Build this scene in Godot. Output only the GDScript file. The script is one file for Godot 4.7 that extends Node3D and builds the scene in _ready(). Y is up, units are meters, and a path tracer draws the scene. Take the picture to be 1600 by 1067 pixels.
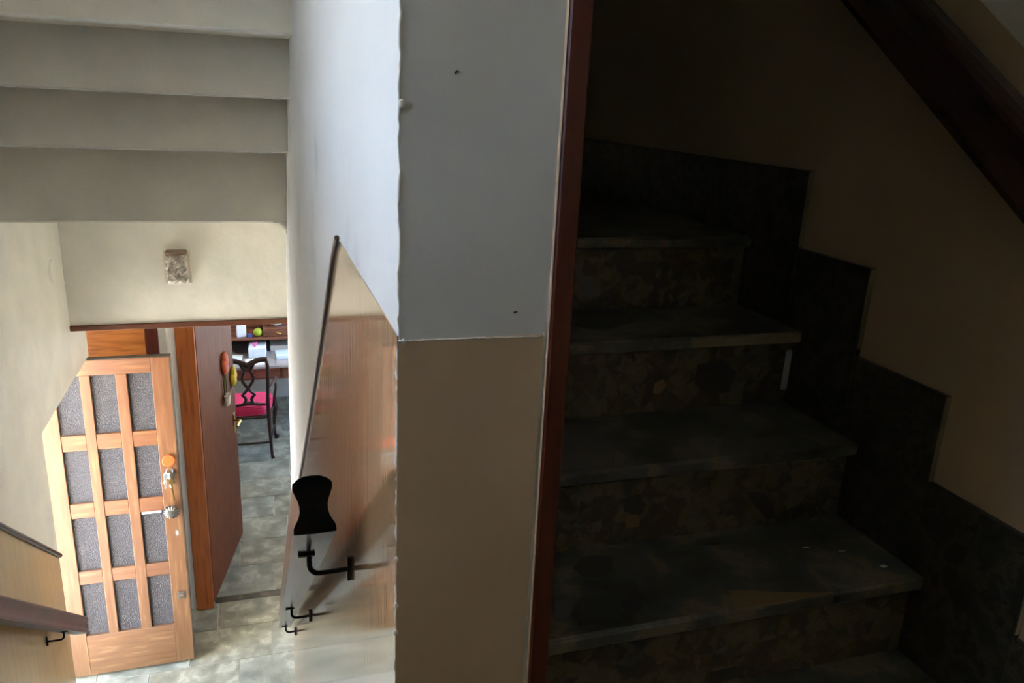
extends Node3D
# A stairwell landing seen from half-way up: the flight down to the entrance hall on the left, the flight up on the right.
# x to the right, y up, depth runs along -z ("d" below is depth, z = -d). Eye at the origin.
const G := -3.53      # entrance hall floor
const L := -1.37      # half landing
const F := -0.295     # upper lobby floor
const T := 2.15       # topmost ceiling
var M := {}
var rng := RandomNumberGenerator.new()
var used := {}

# ---------------------------------------------------------------- naming
func numbered(called: String) -> String:
	if not used.has(called):
		used[called] = 0
		return called
	used[called] += 1
	return "%s_%03d" % [called, used[called]]

func thing(called: String, label: String, category: String, at := Vector3.ZERO, group := "", kind := "") -> Node3D:
	var o := Node3D.new()
	o.name = numbered(called)
	add_child(o, true)
	o.position = at
	tag(o, label, category, group, kind)
	return o

func tag(o: Node, label: String, category: String, group := "", kind := "") -> void:
	o.set_meta("label", label)
	o.set_meta("category", category)
	if group != "": o.set_meta("group", group)
	if kind != "": o.set_meta("kind", kind)

func mb() -> SurfaceTool:
	var st := SurfaceTool.new()
	st.begin(Mesh.PRIMITIVE_TRIANGLES)
	return st

# shapes are written in world coordinates; the node is shifted back by its parent's base
func build(called: String, st: SurfaceTool, mat: Material, parent: Node3D, label := "") -> MeshInstance3D:
	var o := MeshInstance3D.new()
	o.mesh = st.commit()
	o.material_override = mat
	o.name = called if parent != self else numbered(called)
	parent.add_child(o, true)
	var base := Vector3.ZERO
	var q: Node = parent
	while q != self and q is Node3D:
		base += (q as Node3D).position
		q = q.get_parent()
	o.position = -base
	if label != "": o.set_meta("label", label)
	return o

func struct(called: String, st: SurfaceTool, mat: Material, label: String, category: String) -> MeshInstance3D:
	var o := build(called, st, mat, self)
	tag(o, label, category, "", "structure")
	return o

# ---------------------------------------------------------------- shapes
func tri(st: SurfaceTool, a: Vector3, b: Vector3, c: Vector3, out: Vector3, col := Color.WHITE) -> void:
	var n := (b - a).cross(c - a)
	if n.length() < 1e-12: return
	n = n.normalized()
	if n.dot(out) < 0.0:
		n = -n
		var t := b
		b = c
		c = t
	for v in [a, c, b]:
		st.set_color(col)
		st.set_normal(n)
		st.add_vertex(v)

func poly(st: SurfaceTool, p: Array, out: Vector3, col := Color.WHITE) -> void:
	for i in range(1, p.size() - 1):
		tri(st, p[0], p[i], p[i + 1], out, col)

# box between x0..x1, y0..y1 and depths d0..d1, edges chamfered by c
func box(st: SurfaceTool, x0: float, x1: float, y0: float, y1: float, d0: float, d1: float, c := 0.0, col := Color.WHITE) -> void:
	obox(st, Transform3D(Basis(), Vector3((x0 + x1) / 2, (y0 + y1) / 2, -(d0 + d1) / 2)), Vector3(absf(x1 - x0), absf(y1 - y0), absf(d1 - d0)), c, col)

func obox(st: SurfaceTool, xf: Transform3D, size: Vector3, c := 0.0, col := Color.WHITE) -> void:
	var h := size / 2
	c = minf(c, minf(h.x, minf(h.y, h.z)) * 0.95)
	var vert := func(s: Vector3, k: int) -> Vector3:
		var v := Vector3(s.x * h.x, s.y * h.y, s.z * h.z)
		for a in 3:
			if a != k: v[a] -= s[a] * c
		return xf * v
	var sg := [-1.0, 1.0]
	for k in 3:
		var a := (k + 1) % 3
		var b := (k + 2) % 3
		for s in sg:
			var pts := []
			for q in [[-1.0, -1.0], [1.0, -1.0], [1.0, 1.0], [-1.0, 1.0]]:
				var v := Vector3.ZERO
				v[k] = s; v[a] = q[0]; v[b] = q[1]
				pts.append(vert.call(v, k))
			var o := Vector3.ZERO
			o[k] = s
			poly(st, pts, xf.basis * o, col)
		if c > 0.0:
			for s in sg:
				for t in sg:
					var u := Vector3.ZERO
					u[a] = s; u[b] = t
					var lo := u; lo[k] = -1
					var hi := u; hi[k] = 1
					poly(st, [vert.call(lo, a), vert.call(hi, a), vert.call(hi, b), vert.call(lo, b)], xf.basis * u, col)
	if c > 0.0:
		for s in sg:
			for t in sg:
				for r in sg:
					var v := Vector3(s, t, r)
					tri(st, vert.call(v, 0), vert.call(v, 1), vert.call(v, 2), xf.basis * v, col)

# polygon (u, v) in the xf.x / xf.y plane pushed along xf.z by len
func prism(st: SurfaceTool, pts: PackedVector2Array, xf: Transform3D, len: float, smooth := false, col := Color.WHITE) -> void:
	if Geometry2D.is_polygon_clockwise(pts):
		pts = pts.duplicate()
		pts.reverse()
	var idx := Geometry2D.triangulate_polygon(pts)
	var at := func(p: Vector2, w: float) -> Vector3: return xf * Vector3(p.x, p.y, w)
	for i in range(0, idx.size(), 3):
		for e in [[0.0, -1.0], [len, 1.0]]:
			tri(st, at.call(pts[idx[i]], e[0]), at.call(pts[idx[i + 1]], e[0]), at.call(pts[idx[i + 2]], e[0]), xf.basis.z * e[1] * signf(len), col)
	var n := pts.size()
	var nrm := []
	for i in n:
		var a := (pts[(i + 1) % n] - pts[i]).normalized()
		nrm.append(Vector2(a.y, -a.x))
	for i in n:
		var j := (i + 1) % n
		var n0: Vector2 = nrm[i]
		var n1: Vector2 = nrm[i]
		if smooth:
			n0 = (nrm[i] + nrm[(i + n - 1) % n]).normalized()
			n1 = (nrm[i] + nrm[j]).normalized()
		var q := [at.call(pts[i], 0.0), at.call(pts[j], 0.0), at.call(pts[j], len), at.call(pts[i], len)]
		var w := [n0, n1, n1, n0]
		var out3: Vector3 = xf.basis * Vector3(nrm[i].x, nrm[i].y, 0)
		var flip: bool = (q[1] - q[0]).cross(q[2] - q[0]).dot(out3) > 0.0
		for k in ([0, 2, 1, 0, 3, 2] if flip else [0, 1, 2, 0, 2, 3]):
			var nn: Vector2 = w[k]
			st.set_color(col)
			st.set_normal((xf.basis * Vector3(nn.x, nn.y, 0)).normalized())
			st.add_vertex(q[k])

# prism across x of a side-view polygon given as (depth, y)
func side_prism(st: SurfaceTool, pts: PackedVector2Array, x0: float, x1: float) -> void:
	prism(st, pts, Transform3D(Basis(Vector3(0, 0, -1), Vector3(0, 1, 0), Vector3(1, 0, 0)), Vector3(x0, 0, 0)), x1 - x0)

func tube(st: SurfaceTool, path: Array, radii: Array, sides := 10, flat := 1.0, up := Vector3.ZERO) -> void:
	var n := path.size()
	var rings := []
	var prev := Vector3.ZERO
	for i in n:
		var t: Vector3 = (path[mini(i + 1, n - 1)] - path[maxi(i - 1, 0)]).normalized()
		var u := up
		if u == Vector3.ZERO:
			u = prev if prev != Vector3.ZERO else (Vector3.UP if absf(t.y) < 0.9 else Vector3.RIGHT)
		u = (u - t * u.dot(t)).normalized()
		prev = u
		var w := t.cross(u)
		var r: float = radii[mini(i, radii.size() - 1)]
		var ring := []
		for k in sides:
			var a := TAU * k / sides
			ring.append([path[i] + u * cos(a) * r * flat + w * sin(a) * r, (u * cos(a) / flat + w * sin(a)).normalized()])
		rings.append(ring)
	for i in n - 1:
		for k in sides:
			var l := (k + 1) % sides
			var q := [rings[i][k], rings[i][l], rings[i + 1][l], rings[i + 1][k]]
			var flip: bool = (q[1][0] - q[0][0]).cross(q[2][0] - q[0][0]).dot(q[0][1] + q[2][1]) > 0.0
			for m in ([0, 2, 1, 0, 3, 2] if flip else [0, 1, 2, 0, 2, 3]):
				st.set_color(Color.WHITE)
				st.set_normal(q[m][1])
				st.add_vertex(q[m][0])
	for e in [0, n - 1]:
		var c := []
		for k in sides: c.append(rings[e][k][0])
		poly(st, c, (path[0] - path[1]) if e == 0 else (path[n - 1] - path[n - 2]))

# profile (radius, height) turned about xf.y
func lathe(st: SurfaceTool, prof: Array, xf: Transform3D, sides := 20, flute := 0.0, flutes := 0) -> void:
	var pos := func(i: int, k: int) -> Vector3:
		var a := TAU * k / sides
		var r: float = prof[i].x * (1.0 + flute * cos(a * flutes))
		return xf * Vector3(cos(a) * r, prof[i].y, sin(a) * r)
	var sm := mb()
	sm.set_smooth_group(0)
	for i in prof.size() - 1:
		for k in sides:
			var l := (k + 1) % sides
			var a: float = TAU * (k + 0.5) / sides
			var d: Vector2 = prof[i + 1] - prof[i]
			var out: Vector3 = xf.basis * Vector3(cos(a) * d.y, -d.x, sin(a) * d.y)
			poly(st, [pos.call(i, k), pos.call(i, l), pos.call(i + 1, l), pos.call(i + 1, k)], out)

func ellipsoid(st: SurfaceTool, c: Vector3, r: Vector3, n := 12) -> void:
	var at := func(i: int, k: int) -> Vector3:
		var b := PI * i / n - PI / 2
		var a := TAU * k / (2 * n)
		return Vector3(cos(b) * cos(a), sin(b), cos(b) * sin(a))
	for i in n:
		for k in 2 * n:
			var q := [at.call(i, k), at.call(i, k + 1), at.call(i + 1, k + 1), at.call(i + 1, k)]
			for m in [[0, 1, 2], [0, 2, 3]]:
				var p := []
				for j in m: p.append(q[j])
				var nn: Vector3 = (p[1] - p[0]).cross(p[2] - p[0])
				if nn.length() < 1e-9: continue
				if nn.dot(p[0] + p[1] + p[2]) > 0: p = [p[0], p[2], p[1]]
				for v in p:
					st.set_color(Color.WHITE)
					st.set_normal((v / r).normalized())
					st.add_vertex(c + v * r)

# ---------------------------------------------------------------- materials
func noise(kind: int, freq: float, seed_: int, oct := 4, warp := 0.0) -> FastNoiseLite:
	var f := FastNoiseLite.new()
	f.noise_type = kind
	f.frequency = freq
	f.seed = seed_
	f.fractal_octaves = oct
	if warp > 0.0:
		f.domain_warp_enabled = true
		f.domain_warp_amplitude = warp
		f.domain_warp_frequency = freq * 1.5
	return f

func ntex(f: FastNoiseLite, stops: Array = [], size := 512) -> NoiseTexture2D:
	var t := NoiseTexture2D.new()
	t.width = size
	t.height = size
	t.seamless = true
	t.noise = f
	if stops.size():
		var g := Gradient.new()
		var o := PackedFloat32Array()
		var c := PackedColorArray()
		for s in stops:
			o.append(s[0])
			c.append(s[1])
		g.offsets = o
		g.colors = c
		t.color_ramp = g
	return t

func c8(r: int, g: int, b: int) -> Color:
	return Color(r / 255.0, g / 255.0, b / 255.0)

func mat(col: Color, rough: float, tex: Texture2D = null, scale := Vector3.ONE, bump: Texture2D = null, bump_cm := 0.0) -> StandardMaterial3D:
	var m := StandardMaterial3D.new()
	m.albedo_color = col
	m.roughness = rough
	m.vertex_color_use_as_albedo = true
	if tex or bump:
		m.uv1_triplanar = true
		m.uv1_scale = scale
	if tex: m.albedo_texture = tex
	if bump:
		m.heightmap_enabled = true
		m.heightmap_texture = bump
		m.heightmap_scale = bump_cm
	return m

func make_materials() -> void:
	var S := FastNoiseLite.TYPE_SIMPLEX_SMOOTH
	var P := FastNoiseLite.TYPE_PERLIN
	var C := FastNoiseLite.TYPE_CELLULAR
	var soft := ntex(noise(S, 0.006, 3, 5), [[0.0, c8(240, 240, 240)], [1.0, c8(255, 255, 255)]])
	var lumps := ntex(noise(S, 0.012, 5, 4))
	var smudge := ntex(noise(S, 0.004, 11, 5), [[0.0, c8(226, 226, 224)], [0.30, c8(248, 248, 248)], [1.0, c8(255, 255, 255)]])
	M.white = mat(c8(240, 234, 218), 0.75, soft, Vector3.ONE * 1.1, lumps, 0.25)
	M.wall_mid = mat(c8(226, 226, 222), 0.75, smudge, Vector3.ONE * 0.9, lumps, 0.2)
	var streak := ntex(noise(S, 0.012, 21, 3))
	M.dado = mat(c8(208, 178, 132), 0.11, soft, Vector3(1, 1, 1), streak, 0.014)
	M.dado.uv1_scale = Vector3(5, 0.35, 5)
	M.dado.metallic_specular = 0.6
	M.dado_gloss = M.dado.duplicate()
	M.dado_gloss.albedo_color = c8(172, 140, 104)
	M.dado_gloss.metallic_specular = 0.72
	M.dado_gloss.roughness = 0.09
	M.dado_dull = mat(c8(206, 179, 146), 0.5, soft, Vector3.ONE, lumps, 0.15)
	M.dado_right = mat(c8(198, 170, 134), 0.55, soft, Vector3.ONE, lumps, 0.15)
	M.ridge = mat(c8(235, 232, 224), 0.7)
	# woods: grain runs along y (suffix v), x (suffix h) or depth (suffix d)
	var grain := ntex(noise(P, 0.018, 31, 5, 12.0), [[0.0, c8(175, 165, 160)], [0.45, c8(235, 230, 226)], [1.0, c8(255, 255, 255)]])
	var worn := ntex(noise(S, 0.012, 37, 5, 10.0), [[0.0, c8(200, 175, 150)], [0.5, c8(240, 228, 214)], [1.0, c8(255, 255, 255)]])
	var wornd := ntex(noise(S, 0.010, 38, 6, 14.0), [[0.0, c8(192, 176, 164)], [0.4, c8(208, 202, 198)], [0.66, c8(218, 214, 210)], [0.76, c8(236, 242, 246)], [1.0, c8(250, 255, 255)]])
	for w in [["orange", c8(226, 146, 76), 0.38, worn], ["door", c8(140, 98, 66), 0.42, wornd], ["brown", c8(98, 42, 22), 0.4, grain], ["leaf", c8(120, 72, 44), 0.6, grain], ["frame", c8(172, 96, 42), 0.4, grain], ["rail", c8(96, 56, 38), 0.2, grain], ["dark", c8(60, 32, 20), 0.3, grain], ["desk", c8(134, 84, 62), 0.25, grain], ["trim", c8(110, 62, 36), 0.45, grain]]:
		M[w[0] + "_v"] = mat(w[1], w[2], w[3], Vector3(5, 0.5, 5), w[3], 0.02)
		M[w[0] + "_h"] = mat(w[1], w[2], w[3], Vector3(0.5, 5, 5), w[3], 0.02)
		M[w[0] + "_d"] = mat(w[1], w[2], w[3], Vector3(5, 5, 0.5), w[3], 0.02)
	M.rail_d.metallic_specular = 0.75
	M.leaf_v.metallic_specular = 0.2
	M.desk_sheen = mat(c8(168, 158, 152), 0.2, soft, Vector3.ONE)  # pale tone paints the sky reflection onto the brown desk top
	M.door_edge = mat(c8(78, 68, 56), 0.6)
	M.rail_end = mat(c8(10, 8, 7), 0.9)
	M.rail_end.metallic_specular = 0.1
	# breccia marble of the stairs
	var breccia := noise(C, 0.022, 41, 3, 30.0)
	breccia.cellular_return_type = FastNoiseLite.RETURN_CELL_VALUE
	var brt := ntex(breccia, [[0.0, c8(72, 69, 56)], [0.3, c8(126, 114, 86)], [0.5, c8(150, 138, 108)], [0.62, c8(118, 96, 70)], [0.8, c8(90, 88, 76)], [1.0, c8(172, 160, 132)]])
	M.riser = mat(c8(222, 222, 228), 0.35, brt, Vector3.ONE * 1.6)
	var dkt := ntex(noise(S, 0.010, 43, 5, 40.0), [[0.0, c8(54, 54, 49)], [0.45, c8(92, 92, 82)], [0.62, c8(112, 107, 92)], [0.70, c8(140, 128, 104)], [1.0, c8(94, 91, 79)]])
	M.tread = mat(c8(255, 255, 255), 0.3, dkt, Vector3.ONE * 1.1)
	M.nosing = mat(c8(150, 138, 108), 0.45, soft, Vector3.ONE * 2)
	var skt := ntex(noise(S, 0.014, 47, 5, 45.0), [[0.0, c8(30, 30, 25)], [0.45, c8(62, 60, 48)], [0.62, c8(92, 84, 64)], [0.75, c8(44, 43, 36)], [1.0, c8(76, 72, 58)]])
	M.skirt = mat(c8(255, 255, 255), 0.35, skt, Vector3.ONE * 1.6)
	M.chip_tan = mat(c8(150, 124, 88), 0.35, soft, Vector3.ONE * 4)
	M.chip_grey = mat(c8(118, 112, 104), 0.35, soft, Vector3.ONE * 4)
	M.chip_dark = mat(c8(80, 79, 70), 0.35, soft, Vector3.ONE * 3)
	M.chip_pale = mat(c8(205, 205, 200), 0.6)
	# floor marble, three tones
	for k in 3:
		var fl := ntex(noise(S, 0.008, 51 + k, 6, 60.0), [[0.0, c8(132, 134, 124)], [0.4, c8(164, 164, 152)], [0.62, c8(186, 186, 174)], [0.72, c8(214, 212, 200)], [1.0, c8(170, 168, 156)]])
		M["tile%d" % k] = mat([c8(208, 204, 190), c8(198, 198, 188), c8(206, 200, 182)][k], 0.28, fl, Vector3.ONE * (0.9 + 0.2 * k))
	M.grout = mat(c8(206, 200, 184), 0.8)
	M.sill = mat(c8(200, 182, 150), 0.35, dkt, Vector3.ONE)
	M.outside = mat(c8(196, 194, 188), 0.9, soft, Vector3.ONE)
	# glass of the door: rolled, rippled, slightly smoky
	var ripple := ntex(noise(S, 0.035, 61, 2, 25.0))
	M.pane = mat(Color(0.31, 0.295, 0.30, 0.75), 0.24, null, Vector3(7, 7, 7), ripple, 0.6)
	M.pane.refraction_enabled = true
	M.pane.refraction_scale = 0.05
	M.window_glass = StandardMaterial3D.new()
	M.window_glass.albedo_color = Color(0.95, 0.97, 1.0, 0.08)
	M.window_glass.transparency = BaseMaterial3D.TRANSPARENCY_ALPHA
	M.window_glass.roughness = 0.05
	var chunks := ntex(noise(S, 0.03, 63, 2, 40.0))
	M.lamp_glass = mat(Color(0.92, 0.87, 0.81, 0.85), 0.12, null, Vector3(9, 9, 9), chunks, 0.5)
	M.lamp_glass.refraction_enabled = true
	M.lamp_glass.refraction_scale = 0.05
	M.iron = mat(c8(26, 22, 20), 0.45)
	M.iron.metallic = 0.5
	M.chrome = mat(c8(200, 198, 190), 0.2)
	M.chrome.metallic = 1.0
	M.nickel = mat(c8(118, 113, 103), 0.35)
	M.nickel.metallic = 0.9
	M.brass = mat(c8(208, 168, 92), 0.25)
	M.brass.metallic = 1.0
	M.tan_metal = mat(c8(120, 98, 80), 0.5)
	M.orange_tag = mat(c8(200, 84, 16), 0.5)
	M.fabric = mat(c8(222, 42, 92), 0.8, soft, Vector3.ONE * 20)
	M.fabric.rim_enabled = true
	M.fabric.rim = 0.4
	M.paper = mat(c8(236, 238, 240), 0.8)
	M.cream = mat(c8(205, 190, 166), 0.7)
	M.green = mat(c8(160, 178, 44), 0.5)
	M.blue = mat(c8(70, 84, 150), 0.5)
	M.pink = mat(c8(226, 120, 170), 0.4)
	M.porcelain = mat(c8(226, 238, 238), 0.15)
	M.petal_orange = mat(c8(222, 104, 62), 0.7)
	M.petal_yellow = mat(c8(214, 186, 40), 0.7)
	M.stem = mat(c8(112, 104, 48), 0.7)
	M.black = mat(c8(24, 22, 22), 0.6)

# ---------------------------------------------------------------- the place
func _ready() -> void:
	rng.seed = 7
	# camera
	var cam := Camera3D.new()
	cam.name = "camera"
	cam.fov = 46.91
	cam.near = 0.03
	cam.far = 200.0
	var yw := deg_to_rad(18.53)
	var pt := deg_to_rad(16.85)
	var rl := deg_to_rad(2.766)
	var fw := Vector3(sin(yw) * cos(pt), -sin(pt), -cos(yw) * cos(pt))
	var ri := Vector3(cos(yw), 0, sin(yw))
	var up := ri.cross(fw)
	cam.transform = Transform3D(Basis(ri * cos(rl) + up * sin(rl), up * cos(rl) - ri * sin(rl), -fw), Vector3.ZERO)
	add_child(cam)
	cam.make_current()
	# sky and exposure
	var sky := ProceduralSkyMaterial.new()
	sky.sky_top_color = Color(0.55, 0.73, 1.0)
	sky.sky_horizon_color = Color(0.76, 0.87, 1.0)
	sky.ground_bottom_color = Color(0.5, 0.5, 0.48)
	sky.ground_horizon_color = Color(0.7, 0.7, 0.68)
	sky.sky_energy_multiplier = 1.0
	sky.ground_energy_multiplier = 1.0
	var env := Environment.new()
	env.background_mode = Environment.BG_SKY
	env.sky = Sky.new()
	env.sky.sky_material = sky
	env.background_energy_multiplier = 2.9
	env.tonemap_mode = Environment.TONE_MAPPER_LINEAR
	env.tonemap_exposure = 5.5
	env.sdfgi_enabled = true
	env.ssao_enabled = true
	env.ssil_enabled = true
	var we := WorldEnvironment.new()
	we.name = "world"
	we.environment = env
	add_child(we)
	# the sun, coming in through the entrance from the left
	var sun := DirectionalLight3D.new()
	sun.name = "sun"
	sun.light_energy = 9.5
	sun.light_color = Color(1.0, 0.985, 0.96)
	sun.light_angular_distance = 0.6
	sun.shadow_enabled = true
	sun.sky_mode = DirectionalLight3D.SKY_MODE_LIGHT_ONLY
	var sd := Vector3(0.12, -0.72, 0.68).normalized()
	sun.basis = Basis.looking_at(sd, Vector3.UP)
	add_child(sun)
	make_materials()
	shell()
	partition()
	stairs()
	rails()
	entrance_door()
	hall()
	far_room()

func shell() -> void:
	# left wall with the entrance opening (d 3.52..4.6) and the landing window
	var st := mb()
	var wd0 := 0.30
	var wd1 := 1.28
	box(st, -1.25, -0.9, G - 0.2, T, -1.8, wd0)
	box(st, -1.25, -0.9, G - 0.2, -0.1, wd0, wd1)
	box(st, -1.25, -0.9, 0.95, T, wd0, wd1)
	box(st, -1.25, -0.9, G - 0.2, T, wd1, 3.52)
	box(st, -1.25, -0.9, -1.43, T, 3.52, 4.6)
	struct("wall_left", st, M.white, "white plastered left wall of the stairwell running down to the open entrance door", "wall")
	# landing window: frame and panes
	var wn := thing("window_1", "white framed landing window high in the left wall", "window", Vector3(-1.08, -0.1, -(wd0 + wd1) / 2), "", "structure")
	st = mb()
	box(st, -1.11, -1.05, -0.1, -0.04, wd0, wd1, 0.004)
	box(st, -1.11, -1.05, 0.89, 0.95, wd0, wd1, 0.004)
	for q in [wd0, (wd0 + wd1) / 2 - 0.03, wd1 - 0.06]:
		box(st, -1.11, -1.05, -0.04, 0.89, q, q + 0.06, 0.004)
	build("window_frame", st, M.ridge, wn)
	for q in [wd0 + 0.06, (wd0 + wd1) / 2 + 0.03]:
		st = mb()
		box(st, -1.082, -1.078, -0.04, 0.89, q, q + (wd1 - wd0) / 2 - 0.09)
		build("pane", st, M.window_glass, wn)
	# other walls of the stairwell
	st = mb()
	box(st, 1.205, 1.45, G - 0.2, T, -1.8, 4.4)
	struct("wall_right", st, M.white, "dim plastered right wall above the marble steps", "wall")
	st = mb()
	box(st, -1.25, 1.45, G - 0.2, T, -2.0, -1.8)
	struct("wall_rear", st, M.white, "white plastered wall behind the landing", "wall")
	st = mb()
	box(st, -1.25, 1.45, -1.163, T, 4.25, 4.42)
	struct("wall_front", st, M.white, "white plastered header wall over the hall, carrying the glass wall lamp", "wall")
	st = mb()
	box(st, -0.9, 1.205, -1.191, -1.163, 4.238, 4.42, 0.003)
	struct("trim_1", st, M.trim_h, "thin brown wooden trim along the bottom edge of the header wall", "trim")
	st = mb()
	box(st, -1.25, 1.45, T, T + 0.2, -2.0, 4.42)
	struct("ceiling", st, M.white, "white ceiling over the upper stairwell", "ceiling")
	st = mb()
	box(st, -0.9, 1.205, 1.05, 1.25, -1.8, 1.35)
	struct("ceiling_landing", st, M.white, "white underside of the next landing above", "ceiling")
	# glossy tan paint on the left and right walls
	st = mb()
	side_prism(st, PackedVector2Array([Vector2(-1.8, L), Vector2(-1.8, -0.216), Vector2(1.23, -0.216), Vector2(3.518, -2.025), Vector2(3.518, G), Vector2(1.2, G), Vector2(1.2, L)]), -0.9, -0.8985)
	struct("wall_left_dado", st, M.dado, "glossy tan painted lower part of the left wall beside the handrail", "dado")
	st = mb()
	side_prism(st, PackedVector2Array([Vector2(-1.8, L), Vector2(-1.8, -0.22), Vector2(0.6, -0.22), Vector2(1.9, 0.78), Vector2(4.25, 0.78), Vector2(4.25, F), Vector2(1.7, F), Vector2(0.6, L)]), 1.2035, 1.205)
	struct("wall_right_dado", st, M.dado_right, "tan painted lower part of the right wall below the dark handrail", "dado")
	# wood bead on top of the left dado
	st = mb()
	var a := Vector3(-0.894, -0.216, -1.23)
	var b := Vector3(-0.894, -2.02, -3.516)
	bead(st, [Vector3(-0.894, -0.216, 1.8), a, b], 0.011)
	struct("trim_2", st, M.dark_d, "thin dark wooden bead sloping down the left wall between white and tan paint", "trim")
	# landing floor
	st = mb()
	box(st, -0.9, 1.205, L - 0.16, L, -1.8, 0.95)
	struct("floor_landing", st, M.tread, "dark marble floor of the half landing", "floor")
	# upper lobby slab
	st = mb()
	box(st, -0.9, 0.135, -0.482, -0.15, 3.45, 4.25)
	box(st, 0.27, 1.205, -0.482, -0.33, 1.74, 4.25)
	struct("floor_upper", st, M.white, "white plastered slab edge of the upper floor over the stairs", "floor")
	# outside: paving, and an added unseen wall that cuts the doorway light
	st = mb()
	box(st, -14.0, -1.25, G - 0.2, G - 0.03, -14.0, 20.0)
	box(st, 1.7, 14.0, G - 0.2, G - 0.03, -2.0, 20.0)
	struct("ground_outside", st, M.outside, "pale paving outside the entrance", "ground")
	st = mb()
	box(st, -2.25, -1.25, G - 0.03, -0.9, 3.35, 3.5)
	struct("wall_added", st, M.outside, "pale plastered wall added outside the entrance to cut the doorway light", "wall")
	st = mb()
	box(st, -3.1, -1.25, 1.0, 1.14, -2.4, 3.1)  # unseen slab, added to block direct sun from the landing window
	struct("added_sunshade", st, M.outside, "pale balcony slab added outside to keep sun off the landing window", "sunshade")
	# round cover plate on the left wall
	var cp := thing("cover_plate", "round cream cover plate set flush on the left wall near the header corner", "cover plate", Vector3(-0.9, -0.90, -4.03))
	st = mb()
	lathe(st, [Vector2(0.0, 0.012), Vector2(0.040, 0.011), Vector2(0.052, 0.007), Vector2(0.056, 0.0)], Transform3D(Basis(Vector3(0, 1, 0), Vector3(1, 0, 0), Vector3(0, 0, -1)), Vector3(-0.9, -0.84, -4.03)), 28)
	build("plate", st, M.white, cp)

func bead(st: SurfaceTool, path: Array, r: float) -> void:
	tube(st, path, [r], 8)

# x of the partition's left face: front edge plumb, far edge slightly out of plumb
func face_x(d: float, y: float) -> float:
	var t := (d - 0.71) / 2.59
	var xf := 0.1245 + 0.0014 * (y + 0.25)
	var far := 0.1170 + 0.0145 * (y + 0.54)
	return lerpf(xf, clampf(far, 0.05, 0.135), t)

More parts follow.
